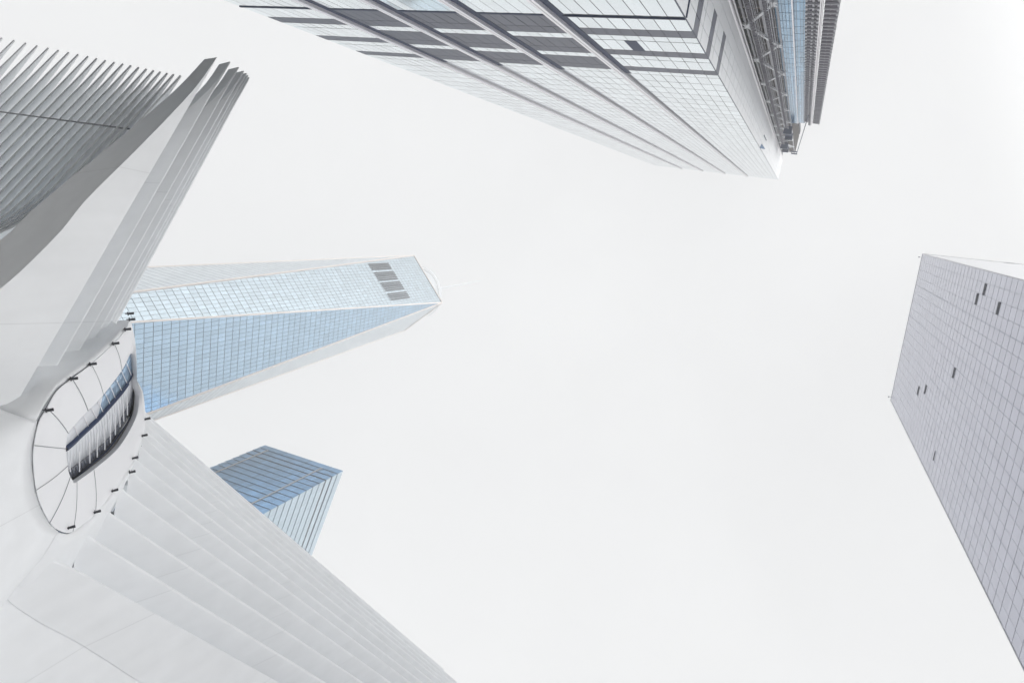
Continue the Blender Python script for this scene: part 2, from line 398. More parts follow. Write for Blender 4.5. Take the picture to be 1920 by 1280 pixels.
gr = MB(); gr.box((-3.98, YP+.2, 0), (.16, 0, 0), (0, .5, 0), (0, 0, 208)); gr.box((-3.76, YP+.2, 0), (.13, 0, 0), (0, .4, 0), (0, 0, 208))
gro = gr.build('guide_rail', M['rail']); gro['label'] = 'pale vertical guide rail between the two outer scaffold towers'; gro['category'] = 'guide rail'

# ================================================================ tapering tower with triangular faces
w1 = empty('tapered_tower', (-264.1, 93.5, 0), 'very tall tapering blue glass tower with triangular faces fading into the mist', 'skyscraper')
C1 = Vector((-264.1, 93.5, 0))
E1 = Vector((29.55, 1.16, 0)).normalized(); E2 = Vector((1.14, -29.57, 0)); E2 = (E2-E1*E2.dot(E1)).normalized()
top = [C1+E1*29.8+Z*417, C1+E2*29.8+Z*417, C1-E1*29.8+Z*417, C1-E2*29.8+Z*417]
bas = [C1+(E1+E2)*30.5+Z*57, C1+(E2-E1)*30.5+Z*57, C1+(-E1-E2)*30.5+Z*57, C1+(E1-E2)*30.5+Z*57]
def facet(pa, pb, pc, m, name='glass_facet', fh=4.1, pw=2.1, gap=.125):
    """triangle pa, pb, pc where pa and pb share one height; filled with proud glass panels"""
    n = (pb-pa).cross(pc-pa).normalized()
    mid = (pa+pb+pc)/3
    if n.dot(Vector((mid.x-C1.x, mid.y-C1.y, 0))) < 0: n = -n
    hd = (pb-pa).normalized(); z0, z1 = sorted((pa.z, pc.z))
    mb = MB(); rows = int((z1-z0)/fh)
    wmid = (pa+pb)/2
    def span(z):
        t = (z-pa.z)/(pc.z-pa.z); l = pa.lerp(pc, t); r = pb.lerp(pc, t); return l, r
    base = pa
    for k in range(rows):
        za, zb = z0+(z1-z0)*k/rows+gap, z0+(z1-z0)*(k+1)/rows-gap
        la, ra = span(za); lb, rb = span(zb)
        sa0, sa1 = (la-base).dot(hd), (ra-base).dot(hd); sb0, sb1 = (lb-base).dot(hd), (rb-base).dot(hd)
        lo, hi = min(sa0, sb0), max(sa1, sb1)
        ka, kb = math.floor(lo/pw), math.ceil(hi/pw)
        oa = la-hd*sa0; ob = lb-hd*sb0
        fv_ = random.uniform(.35, .65)
        for j in range(ka, kb):
            x0, x1 = j*pw+gap*.6, (j+1)*pw-gap*.6
            A0, A1 = max(x0, sa0), min(x1, sa1); B0, B1 = max(x0, sb0), min(x1, sb1)
            if A1-A0 < .05 and B1-B0 < .05: continue
            if A1 < A0: A0 = A1 = min(max((A0+A1)/2, sa0), sa1)
            if B1 < B0: B0 = B1 = min(max((B0+B1)/2, sb0), sb1)
            t = random.uniform(-.02, .02)
            mb.quad(oa+hd*A0+n*(.12+t), oa+hd*A1+n*(.12-t), ob+hd*B1+n*(.12-t), ob+hd*B0+n*(.12+t), min(1, max(0, random.gauss(fv_, .18))))
    o = mb.build(name, m, w1); return n, hd
cr = MB()
for i in range(4):
    a, b_, c_ = top[i], top[(i+1) % 4], bas[i]; cr.poly([a, b_, c_]); cr.poly([bas[i-1], bas[i], top[i]])
cr.poly(top); cr.poly([Vector((p.x, p.y, 0)) for p in bas][::-1])
for i in range(4): p, q = bas[i], bas[(i+1) % 4]; cr.poly([p, q, Vector((q.x, q.y, 0)), Vector((p.x, p.y, 0))])
cr.build('core_wall', M['w1core'], w1)
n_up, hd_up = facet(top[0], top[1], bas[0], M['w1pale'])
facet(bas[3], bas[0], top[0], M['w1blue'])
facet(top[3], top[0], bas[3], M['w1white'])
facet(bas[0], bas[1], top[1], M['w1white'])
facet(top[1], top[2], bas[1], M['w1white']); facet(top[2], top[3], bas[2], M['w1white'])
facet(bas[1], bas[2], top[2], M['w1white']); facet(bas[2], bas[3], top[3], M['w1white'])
for i in range(4):
    for p, q in ((top[i], bas[i]), (bas[i-1], top[i]), (top[i], top[(i+1) % 4])):
        t = MB(); out = ((p+q)/2-C1); out.z = 0; out.normalize()
        t.bar(p+out*.2, q+out*.2, .8, .8, out); t.build('corner_trim', M['trim'], w1)
xs = []
for s0, s1, n_ in ((36.2, 32.15, 4), (29.34, 23.6, 5), (21.1, 15.4, 5), (12.5, 8.15, 4)):
    xs += [s0+(s1-s0)*j/(n_-1) for j in range(n_)]
# vent slots, a line of tall louvres near the top
nrm = n_up; down = hd_up.cross(nrm); down = down if down.z < 0 else -down
for s_ in xs:
    za, zb = 376.2-(s_-20)*.05, 352.0-(s_-20)*.05
    pa = top[0]+hd_up*s_+down*((417-za)/-down.z); pb = top[0]+hd_up*s_+down*((417-zb)/-down.z)
    v = MB(); v.bar(pa+nrm*.35, pb+nrm*.35, .78, .4, nrm); v.build('vent_slot', M['core'], w1)
# same vents, much fainter, on the shaded neighbour face
pr = MB(); pr.tube([C1+Z*417, C1+Z*429], [19.5, 19.5], 40); pr.tube([C1+Z*429, C1+Z*432], [20.5, 20.5], 40); pr.build('mast_ring', M['spire'], w1, smooth=False)
sp = MB(); sp.tube([C1+Z*417, C1+Z*460, C1+Z*500, C1+Z*541], [1.6, 1.0, .6, .2], 10)
sp.build('spire', M['spire'], w1)

# ================================================================ silver tower on the right
t4 = empty('silver_tower', (75, 32, 0), 'pale lilac grey gridded glass tower with a few open windows on the right', 'skyscraper')
P0, P1, H4 = Vector((45.153, 5.648, 0)), Vector((48.764, 65.845, 0)), 297.0
s4 = (P1-P0).normalized(); n4 = Vector((-s4.y, s4.x, 0)); n4 = n4 if n4.x < 0 else -n4
PN = Vector((78.5, 4.25, 0)); 
body = MB(); ins = -n4*.35
q0, q1 = P0+ins+s4*.35, P1+ins-s4*.1
body.prism([q0, q1, q1+Vector((40, -2, 0)), Vector((88, 4.6, 0))], (0, 0, H4-.3)); body.build('core_wall', M['t4line'], t4)
bays = [0, 12.2, 24.45, 36.7, 48.75, 60.3]
slits = [(3.17, 196.6), (6.2, 201.8), (6.15, 181.4), (27.4, 207.0), (42.6, 247.4), (39.6, 237.1), (51.9, 207.4)]
FH = 4.14
for i in range(5):
    mb = MB(); z = 20.0
    while z < H4-.5:
        for j in range(4):
            a = bays[i]+(bays[i+1]-bays[i])*j/4; b_ = bays[i]+(bays[i+1]-bays[i])*(j+1)/4
            ga = .08 if j == 0 else .035; gb = .08 if j == 3 else .035
            t = random.uniform(-.008, .008)
            for (za, zb, of) in ((z+.05, z+1.15, .03), (z+1.22, z+FH-.06, 0)):
                zb = min(zb, H4)
                if zb <= za: continue
                p = [P0+s4*(a+ga)+n4*(of+t)+Z*za, P0+s4*(b_-gb)+n4*(of-t)+Z*za, P0+s4*(b_-gb)+n4*(of-t)+Z*zb, P0+s4*(a+ga)+n4*(of+t)+Z*zb]
                mb.prism(p, -n4*.15)
        z += FH
    mb.build('glass_bay', M['t4'], t4)
for i, (s_, z_) in enumerate(slits):
    o_ = MB(); hh = .45 if i == 6 else 1.5
    o_.prism([P0+s4*(s_)+n4*.06+Z*z_, P0+s4*(s_+2.95)+n4*.06+Z*z_, P0+s4*(s_+2.95)+n4*.14+Z*(z_+hh), P0+s4*s_+n4*.14+Z*(z_+hh)], n4*.06)
    o_.build('open_window', M['dark'], t4)
for k in range(1, 5):
    j_ = MB(); j_.prism([P0+s4*(bays[k]-.09)+n4*.0+Z*20, P0+s4*(bays[k]+.09)+Z*20, P0+s4*(bays[k]+.09)+Z*H4, P0+s4*(bays[k]-.09)+Z*H4], -n4*.2); j_.build('bay_joint', M['s7line'], t4)
# north side
sN = (PN-P0).normalized(); nN = Vector((-sN.y, sN.x, 0)); nN = nN if nN.y < 0 else -nN
mb = MB(); z = 20.0; LN = (PN-P0).length
while z < H4-.5:
    for j in range(11):
        a, b_ = LN*j/11, LN*(j+1)/11
        zt = min(z+FH-.05, H4)
        mb.prism([P0+sN*(a+.03)+Z*(z+.04), P0+sN*(b_-.03)+Z*(z+.04), P0+sN*(b_-.03)+Z*zt, P0+sN*(a+.03)+Z*zt], -nN*.15)
    z += FH
mb.build('glass_bay', M['t4n'], t4)
o_ = MB(); o_.prism([P0+sN*26.2+nN*.05+Z*295, P0+sN*29.5+nN*.05+Z*295, P0+sN*29.5+nN*.05+Z*296.3, P0+sN*26.2+nN*.05+Z*296.3], nN*.1); o_.build('open_window', M['navy'], t4)
tr = MB(); tr.bar(P0+n4*.02+Z*20, P0+n4*.02+Z*H4, .22); tr.bar(P1+Z*20, P1+Z*H4, .2); tr.bar(P0+Z*H4, P1+Z*H4, .2); tr.bar(P0+Z*H4, PN+Z*H4, .2)
tr.build('corner_trim', M['steel'], t4)
for p in (P0+s4*1.4, P1-s4*1.2):
    dv_ = MB(); dv_.bar(p+Z*H4, p+Z*(H4+.8), .15); dv_.bar(p+Z*(H4+.8), p+n4*.9+Z*(H4+.8), .12); dv_.box(p+n4*.7+Z*(H4+.2)-s4*.2, s4*.4, n4*.4, Z*.5); dv_.build('davit', M['navy'], t4)

# ================================================================ blue banded tower, lower left of the middle
t7 = empty('banded_tower', (-205, 170, 0), 'boxy blue glass tower with thin dark floor lines behind the white ribs', 'skyscraper')
A7, B7, C7, H7 = Vector((-217.9, 142.0, 0)), Vector((-169.5, 140.5, 0)), Vector((-184.6, 191.3, 0)), 226.0
D7 = A7+(C7-B7)
def inw(p, k=.6):
    c_ = (A7+B7+C7+D7)/4; return p+(c_-p).normalized()*k
co = MB(); co.prism([inw(A7), inw(B7), inw(C7), inw(D7)], (0, 0, H7-.5)); co.build('core_wall', M['s7line'], t7)
def face7(P, Q, m, mlines, npan, var):
    s_ = (Q-P).normalized(); Ln = (Q-P).length; n = Vector((s_.y, -s_.x, 0))
    c_ = (A7+B7+C7+D7)/4
    if n.dot(P-c_) < 0: n = -n
    z = H7; k = 0; fh = 4.14
    while z > 90:
        h = fh; z0 = z-h
        mb = MB()
        gap = .42 if k in (1, 2) else .13
        for j in range(npan):
            a, b_ = Ln*j/npan, Ln*(j+1)/npan
            r1 = min(1, max(0, random.gauss(.55, .22))); t = random.uniform(-.02, .02)
            g_ = .05
            mb.prism([P+s_*(a+g_)+n*(.25+t)+Z*(z0+gap), P+s_*(b_-g_)+n*(.25-t)+Z*(z0+gap), P+s_*(b_-g_)+n*(0-t)+Z*(z-.03), P+s_*(a+g_)+n*(0+t)+Z*(z-.03)], -n*.2, r1)
        mb.build('window_band', m, t7)
        z = z0; k += 1
    lo = MB(); lo.prism([P+Z*0, Q+Z*0, Q+Z*(z-.1), P+Z*(z-.1)], -n*.3, .5); lo.build('lower_wall', m, t7)
    return s_, n, Ln
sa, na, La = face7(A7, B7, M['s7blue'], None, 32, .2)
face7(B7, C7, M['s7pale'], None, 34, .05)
for f_ in (.115, .80):
    v = MB(); x = La*f_
    v.prism([A7+sa*x+na*.28+Z*90, A7+sa*(x+.75)+na*.28+Z*90, A7+sa*(x+.75)+na*.28+Z*(H7-4), A7+sa*x+na*.28+Z*(H7-4)], na*.12); v.build('vertical_strip', M['bronze'], t7)
for k in (1, 2):   # dark rows of louvres under the top two storeys
    z_ = H7-4.14*(k+1)+.02
    for (P, Q) in ((A7, B7), (B7, C7)):
        s_ = (Q-P).normalized(); Ln = (Q-P).length; n = Vector((s_.y, -s_.x, 0)); n = n if n.dot(P-(A7+C7)/2) > 0 else -n
        mb = MB(); q = 60
        for j in range(q):
            a = Ln*j/q; mb.box(P+s_*(a+.08)+n*.03+Z*z_, s_*(Ln/q-.22), n*.12, Z*.36)
        mb.build('louvre_row', M['navy'] if k == 1 else M['core'], t7)
rf = MB(); rf.prism([inw(A7, 1.5)+Z*(H7-.4), inw(B7, 1.5)+Z*(H7-.4), inw(C7, 1.5)+Z*(H7-.4), inw(D7, 1.5)+Z*(H7-.4)], (0, 0, .3)); rf.build('roof', M['slab'], t7)

# ================================================================ white ribbed hall with the oval pod
D = {"rim":[[37.171,-3.131,26.829],[36.957,-3.631,26.344],[36.314,-4.268,25.068],[35.086,-5.021,22.846],[34.057,-5.408,21.155],[33.257,-5.72,19.912],[32.729,-6.327,19.058],[32.286,-6.809,18.366],[32.029,-7.728,17.865],[31.989,-8.559,17.672],[32.143,-9.807,17.669],[32.429,-10.77,17.895],[32.871,-11.792,18.34],[33.314,-12.479,18.859],[33.914,-13.07,19.65],[34.571,-13.232,20.64],[35.314,-13.167,21.855],[36.257,-12.682,23.555],[36.914,-12.121,24.84],[37.371,-11.589,25.791],[37.857,-10.476,26.922],[38.0,-9.532,27.365],[37.886,-8.0,27.394],[37.686,-7.272,27.122],[37.514,-6.865,26.857],[37.5,-6.207,26.94],[37.486,-5.323,27.061],[37.4,-4.159,27.091]],"inner":[[37.407,-5.164,26.755],[37.293,-5.316,26.513],[36.91,-6.009,25.683],[35.921,-6.978,23.763],[35.093,-7.467,22.296],[34.55,-7.766,21.38],[34.036,-8.108,20.53],[33.95,-8.439,20.345],[33.907,-8.817,20.217],[33.95,-9.268,20.206],[34.007,-9.73,20.214],[34.064,-10.087,20.241],[34.15,-10.356,20.326],[34.264,-10.619,20.457],[34.379,-10.83,20.598],[34.879,-10.842,21.384],[35.407,-10.802,22.253],[36.15,-10.669,23.54],[36.636,-10.495,24.431],[37.007,-10.201,25.159],[37.464,-9.587,26.122],[37.75,-8.96,26.778],[37.836,-7.929,27.119],[37.721,-7.345,26.993],[37.607,-6.932,26.841],[37.579,-6.463,26.865],[37.55,-5.801,26.921],[37.493,-5.292,26.897]],"g_top":[[34.207,-8.249,20.399],[34.436,-8.041,20.78],[34.95,-7.744,21.628],[35.493,-7.38,22.561],[36.321,-6.876,24.04],[36.921,-6.277,25.201],[37.31,-5.868,25.979],[37.75,-5.166,26.923],[37.921,-5.031,27.275]],"slit":[[34.164,-8.898,20.317],[34.564,-8.791,20.945],[34.936,-8.631,21.553],[35.879,-8.238,23.161],[36.45,-7.858,24.208],[36.821,-7.593,24.913],[37.21,-7.277,25.674],[37.536,-6.916,26.344],[37.736,-6.606,26.776],[37.85,-6.175,27.068],[37.879,-5.858,27.177],[37.764,-5.291,27.051]],"w_top":[[34.257,-8.933,20.314],[34.714,-8.857,21.024],[35.086,-8.697,21.634],[36.029,-8.302,23.246],[36.6,-7.921,24.296],[37.36,-7.338,25.766],[37.886,-6.665,26.871],[38.086,-5.904,27.385]],"w_bot":[[34.757,-10.208,20.394],[35.043,-10.275,20.821],[35.586,-10.218,21.685],[36.117,-10.141,22.565],[36.9,-9.93,23.935],[37.5,-9.479,25.083],[38.271,-8.274,26.729],[38.586,-7.154,27.527]],"b_top":[[34.714,-10.241,20.416],[34.943,-10.246,20.766],[35.486,-10.189,21.628],[36.017,-10.113,22.507],[36.8,-9.903,23.874],[37.4,-9.453,25.02],[38.171,-8.252,26.663],[38.371,-7.315,27.207]],"b_bot":[[35.343,-11.006,20.877],[35.629,-10.996,21.327],[35.971,-10.906,21.891],[36.486,-10.772,22.762],[37.2,-10.566,24.023],[37.8,-10.128,25.174],[38.657,-9.104,26.963],[38.943,-8.252,27.667]],"s_in":[[35.293,-10.99,20.85],[35.579,-10.981,21.299],[35.921,-10.891,21.863],[36.436,-10.758,22.733],[37.15,-10.552,23.993],[37.75,-10.115,25.143],[38.607,-9.093,26.931],[38.807,-7.288,27.624]],"s_out":[[34.243,-10.663,20.277],[34.586,-11.08,20.736],[35.1,-11.089,21.55],[35.643,-11.022,22.454],[36.414,-10.88,23.804],[37.271,-10.379,25.445],[38.014,-9.137,27.079],[38.014,-7.344,27.379]],"posts":[[[34.471,-9.68,20.606],[34.786,-10.296,20.704]],[[34.986,-9.457,21.445],[35.286,-10.612,21.435]],[[35.511,-9.219,22.334],[35.843,-10.509,22.357]],[[35.929,-9.016,23.063],[36.234,-10.434,23.026]],[[36.329,-8.791,23.785],[36.643,-10.271,23.757]],[[36.643,-8.658,24.359],[36.943,-10.058,24.322]],[[36.9,-8.425,24.858],[37.209,-9.753,24.851]],[[37.129,-8.327,25.29],[37.457,-9.427,25.361]],[[37.329,-8.083,25.7],[37.657,-9.223,25.767]],[[37.529,-7.8,26.122],[37.857,-8.949,26.19]]],"mull":[[[34.55,-7.878,21.171],[34.779,-8.576,21.411]],[[35.064,-7.628,22.025],[35.321,-8.383,22.314]],[[35.464,-7.419,22.711],[35.779,-8.186,23.106]],[[35.836,-7.243,23.361],[36.093,-7.96,23.679]],[[36.207,-6.966,24.044],[36.464,-7.692,24.372]],[[36.493,-6.699,24.589],[36.75,-7.493,24.914]],[[36.807,-6.433,25.195],[37.093,-7.218,25.585]],[[37.093,-6.082,25.775],[37.379,-6.904,26.169]],[[37.35,-5.676,26.321],[37.607,-6.521,26.666]]],"lamps":[[36.964,-2.724,26.686],[37.041,-3.091,26.769],[36.807,-3.617,26.244],[36.164,-4.251,24.972],[34.936,-4.985,22.758],[33.907,-5.384,21.069],[32.579,-6.398,18.961],[33.764,-12.746,19.615],[35.164,-13.024,21.784],[36.107,-12.569,23.475],[37.207,-11.468,25.679],[37.05,-12.204,25.257],[37.707,-10.435,26.822],[37.864,-9.503,27.29]],"Us":[34.0,35.9,38.1,40.3,42.5,44.7,46.9,49.1,51.3,53.5,55.7,57.9],"finL":[[[34.0,-5.986,18.537],[34.0,12.863,33.213]],[[35.9,-5.233,21.419],[35.9,13.495,36.087]],[[38.1,-5.0,23.921],[38.1,14.107,38.949]],[[40.3,-4.763,26.239],[40.3,14.739,41.58]],[[42.5,-4.582,28.349],[42.5,15.432,44.057]],[[44.7,-4.349,30.367],[44.7,16.076,46.38]],[[46.9,-4.163,32.342],[46.9,16.698,48.683]],[[49.1,-4.223,33.902],[49.1,17.185,50.7]],[[51.3,-4.412,35.363],[51.3,17.955,52.9]],[[53.5,-4.601,36.824],[53.5,18.725,55.1]],[[55.7,-4.79,38.285],[55.7,19.495,57.3]],[[57.9,-4.979,39.746],[57.9,20.265,59.5]]],"finR":[[34.0,-13.771,18.588],[35.9,-13.853,21.21],[38.1,-13.819,23.805],[40.3,-13.854,26.399],[42.5,-13.814,28.71],[44.7,-13.706,30.561],[46.9,-13.699,32.65],[49.1,-13.637,34.514],[51.3,-13.646,36.129],[53.5,-13.641,37.786],[55.7,-13.618,39.479],[57.9,-13.809,40.977]],"tipC":[[93.8,30.02,38.476],[92.4,29.583,38.619],[91.0,29.145,38.763],[89.6,28.707,38.907],[88.2,28.27,39.05],[86.8,27.832,39.194],[85.4,27.395,39.337],[84.0,26.957,39.481],[82.6,26.519,39.625],[81.2,26.082,39.768],[79.8,25.644,39.912],[78.4,25.207,40.055],[77.0,24.769,40.199],[75.6,24.331,40.343],[74.2,23.894,40.486],[72.8,23.456,40.63],[71.4,23.019,40.773],[70.0,22.581,40.917],[68.6,22.17,41.172],[67.2,21.722,41.364],[65.8,21.268,41.52],[64.4,20.827,41.619],[63.0,20.393,41.635],[61.6,19.965,41.66],[60.2,19.514,41.57],[58.8,19.098,41.516],[57.4,18.635,41.341],[56.0,18.196,41.151],[54.6,17.757,40.942],[53.2,17.335,40.692],[51.8,16.901,40.371],[50.4,16.439,40.0],[49.0,15.999,39.611],[47.6,15.549,39.15],[46.2,15.11,38.622],[44.8,14.674,38.094],[43.4,14.24,37.497],[42.0,13.811,36.921]],"dirC":[-0.3443,0.7332,0.5864],"bendC":[55.7,54.21,52.93,51.44,50.16,48.67,47.39,45.9,44.41,43.13,41.64,40.36,38.87,37.59,36.1,34.61,33.33,31.84,30.56,29.07,27.58,26.09,24.81,23.53,22.47,21.19,19.91,18.85,17.78,16.72,15.86,14.8,13.73,12.88,12.03,11.18,10.54,9.69]}
A = Vector((-.976398, .215981, 0)).normalized(); Lt = Vector((-A.y, A.x, 0)); Lt = Lt if Lt.y < 0 else -Lt
def P3(u, v, w): return A*u+Lt*v+Z*w
def PL(t): return P3(*t)
hall = empty('ribbed_hall', tuple(P3(45, -9, 0)), 'white steel hall with spreading rib wings and an oval pod at its nose', 'building')

def lead_rib():
    """front rib of the near wing: flat bright face, broad dark underside"""
    u0 = 34.0
    top = [(12.86, 33.21), (10.4, 31.3), (7.0, 28.67), (3.0, 25.55), (-1.0, 22.43), (-5.99, 18.54)]
    bot = [(12.80, 33.12), (10.50, 31.05), (6.93, 27.15), (3.75, 23.50), (1.85, 21.64), (-.58, 18.70), (-2.4, 15.5), (-3.6, 11.5), (-4.2, 6), (-4.4, 0)]
    th = [1.05, 1.9, 3.1, 4.1, 4.8, 6.2, 7, 7, 7, 7]
    def rs(pl, n):
        d = [0]
        for a, b in zip(pl, pl[1:]): d.append(d[-1]+math.dist(a, b))
        out = []
        for i in range(n):
            s = d[-1]*i/(n-1); k = 0
            while k < len(d)-2 and d[k+1] < s: k += 1
            f = (s-d[k])/(d[k+1]-d[k]); out.append(tuple(pl[k][j]*(1-f)+pl[k+1][j]*f for j in range(len(pl[0]))))
        return out
    full_top = top+[(-6.07, 17.9), (-6.3, 12), (-6.5, 6), (-6.6, 0)]
    return u0, full_top, bot, th
u0, ft, fb, th = lead_rib()
# smooth the underside curve
def catmull(pts, m=5):
    out = []
    n = len(pts)
    for i in range(n-1):
        p0, p1, p2, p3 = pts[max(i-1, 0)], pts[i], pts[i+1], pts[min(i+2, n-1)]
        for k in range(m):
            t = k/m
            out.append(tuple(.5*((2*b)+(-a+c)*t+(2*a-5*b+4*c-d)*t*t+(-a+3*b-3*c+d)*t*t*t) for a, b, c, d in zip(p0, p1, p2, p3)))
    out.append(tuple(pts[-1])); return out
def resample(pts, n):
    d = [0]
    for a, b in zip(pts, pts[1:]): d.append(d[-1]+math.dist(a, b))
    out = []; k = 0
    for i in range(n):
        s = d[-1]*i/(n-1)
        while k < len(d)-2 and d[k+1] < s: k += 1
        f = 0 if d[k+1] == d[k] else (s-d[k])/(d[k+1]-d[k]); out.append(tuple(a*(1-f)+b*f for a, b in zip(pts[k], pts[k+1])))
    return out
fbc = catmull([(a[0], a[1], t) for a, t in zip(fb, th)], 6)
def strip_solid(tops, bots, name, m, parent, r=.0):
    """closed slab through stations (front top, back top) / (front foot, back foot); upper corners rounded with radius r"""
    mb = MB(); n = len(tops); sec = None
    for (a, b), (c_, d_) in zip(tops, bots):
        a, b, c_, d_ = Vector(a), Vector(b), Vector(c_), Vector(d_)
        if r <= 0: loop = [c_, a, b, d_]
        else:
            rr = min(r, (a-c_).length*.45, (a-b).length*.45)
            d1, d2, d3 = (c_-a).normalized(), (b-a).normalized(), (d_-b).normalized()
            th_ = [R(x) for x in (0, 18, 36, 54, 72, 90)]
            loop = [c_]+[a+d1*rr*(1-math.sin(x))+d2*rr*(1-math.cos(x)) for x in th_]
            loop += [b-d2*rr*(1-math.sin(x))+d3*rr*(1-math.cos(x)) for x in th_]+[d_]
        sec = len(loop); mb.v += [tuple(p) for p in loop]
    f = []
    for i in range(n-1):
        for k in range(sec):
            k2 = (k+1) % sec; f.append((i*sec+k, i*sec+k2, (i+1)*sec+k2, (i+1)*sec+k))
    f += [tuple(range(sec)), tuple(range(n*sec-1, (n-1)*sec-1, -1))]
    mb.f = f; mb.r = [.5]*len(f)
    o = mb.build(name, m, parent, smooth=True)
    md = o.modifiers.new('crisp', 'EDGE_SPLIT'); md.split_angle = R(30)
    return o
# lead rib of the left wing
nb = len(fbc)
upp = resample(ft, nb)
# match: top curve portion follows the wing, lower portion the leg
tt = []
for i, (v, w, t) in enumerate(fbc):
    tt.append(upp[i])
strip_solid([(P3(u0, a[0], a[1]), P3(u0+min(c_[2], 1.4), a[0], a[1])) for a, c_ in zip(tt, fbc)],
            [(P3(u0, c_[0], c_[1]), P3(u0+c_[2], c_[0]+.1, c_[1])) for c_ in fbc], 'lead_rib', M['white'], hall, .13)
# following ribs of the left wing
prof = [(0, .06), (.12, .22), (.34, 1.1), (.53, 1.9), (.7, 2.4), (.96, 2.3), (.995, 1.5), (1.01, .5)]
for k in range(1, 12):
    b, t = Vector(D['finL'][k][0]), Vector(D['finL'][k][1])
    dr = (b-t); Ln = dr.length; dn = dr.normalized(); pn = Vector((0, dn.z, -dn.y)); pn = pn if pn.z < 0 else -pn
    tops, bots = [], []
    for s, dp in catmull(prof, 4):
        p = t+dr*s; q = p+pn*dp
        q.x += dp*1.25*min(1, max(0, (1.03-s)/.06))
        thick = 1.0+.3*s
        tops.append((P3(p.x, p.y, p.z), P3(p.x+thick, p.y, p.z))); bots.append((P3(q.x, q.y, q.z), P3(q.x+thick, q.y, q.z)))
    strip_solid(tops, bots, 'wing_rib', M['white'], hall, .16)
# ribs of the right wing
dR = Vector((0, -.787, .617))
for k in range(12):
    b = Vector(D['finR'][k]); u = b.x; pn = Vector((0, -.617, -.787)); Ln = [58, 96, 96, 96, 96, 96, 96, 94, 91, 87, 82, 77][k]
    tops, bots = [], []
    if k == 0:
        # lead rib on this side, broad underside and a leg down to the plaza
        low_ = [(-14.37, 16.9), (-14.88, 16.55), (-16.45, 17.43), (-17.84, 18.41), (-18.9, 19.18), (-21.06, 20.6), (-23.41, 22.12), (-30, 26.8), (-45, 39.5), (-59.5, 54.4)]
        lw = catmull(low_, 4); up_ = [(-13.95, 18.65)]+[(-13.9-(.787*58)*i/10, 18.8+(.617*58)*i/10) for i in range(11)]
        up_ = resample(up_, len(lw))
        for i, (a, c_) in enumerate(zip(up_, lw)):
            f = 1-i/(len(lw)-1)
            tops.append((P3(u, a[0], a[1]), P3(u+1.4, a[0], a[1]))); bots.append((P3(u, c_[0], c_[1]), P3(u+1.1+5.8*f, c_[0], c_[1])))
        strip_solid(tops, bots, 'lead_rib', M['white'], hall, .24)
        wall_t = [(P3(u+.06, c_[0], c_[1]+.05), P3(u+.9, c_[0], c_[1]+.05)) for c_ in lw]
        wall_b = [(P3(u-5, c_[0]+2.0*(1-i/len(lw)), 0), P3(u-4, c_[0]+1.0, 0)) for i, c_ in enumerate(lw)]
        strip_solid(wall_t, wall_b, 'flank_wall', M['white'], hall, 0)
        continue
    e = Vector((u, b.y-2.1, b.z-.40))
    for s, dp in [(0, 0), (.012, .9), (.03, 1.7), (.06, 2.5), (.18, 3.2), (.35, 3.4), (.6, 3.2), (.85, 1.8), (1, .4)]:
        p = b+dR*(Ln*s); q = p+pn*dp; bk = P3(0, dR.y, dR.z)*(2.2*max(0, 1-s/.03))
        if s < .05: q = Vector((u, b.y-(2.1*s/.03 if s > 0 else .05), b.z-.40*min(1, s/.03)-.05))
        tops.append((P3(p.x, p.y, p.z), P3(p.x+1.1, p.y, p.z)+bk)); q.x += dp*.32*min(1, s/.06); bots.append((P3(q.x, q.y, q.z), P3(q.x+1.1, q.y, q.z)+bk))
    strip_solid(tops, bots, 'wing_rib', M['white'], hall, .28)

# --- far flank: comb of slim curved ribs
dC = Vector(D['dirC'])
side = Vector((.25, 0, 1)).normalized()
for k, (t, bd) in enumerate(zip(D['tipC'], D['bendC'])):
    t = Vector(t); pts = []
    for s in (0, .06, .14, .25, .45, .65, .82, .93): pts.append(t-dC*(bd*s))
    # bend: turns to run almost level
    p = t-dC*bd; dd = -dC.copy(); tgt = Vector((.05, -.34, -.94)).normalized()
    for j in range(9):
        pts.append(p.copy()); f = min(1, (j+1)/6); di = (dd*(1-f)+tgt*f).normalized(); p = p+di*(1.4 if j < 7 else 9)
    tops, bots = [], []
    for i, q in enumerate(pts):
        dp = [.25, 1.0, 2.0, 2.8, 3.1, 3.2][i] if i < 6 else 3.2
        tn = (pts[min(i+1, len(pts)-1)]-pts[max(i-1, 0)]).normalized()
        tk = Vector((1, 0, 0))-tn*tn.x; tk = Vector((-.75, -.35, .25))
        tk = (tk-tn*tk.dot(tn)).normalized()*.16
        nn = Vector((1.5, -.10, 1.0)); nn = (nn-tn*nn.dot(tn)).normalized()
        a, b, c_, d_ = q, q+tk, q+nn*dp, q+nn*dp+tk
        tops.append((PL(a), PL(b))); bots.append((PL(c_), PL(d_)))
    strip_solid(tops, bots, 'flank_rib', M['white'], hall, 0)
# slender tie beam threading the comb
tb = MB()
pa_, pb_ = Vector((80.959, 17.930, 35.824)), Vector((45.025, 10.033, 34.817))
tb.tube([PL(pa_), PL(pb_)], .06, 8); tb.build('tie_beam', M['seam'], hall)

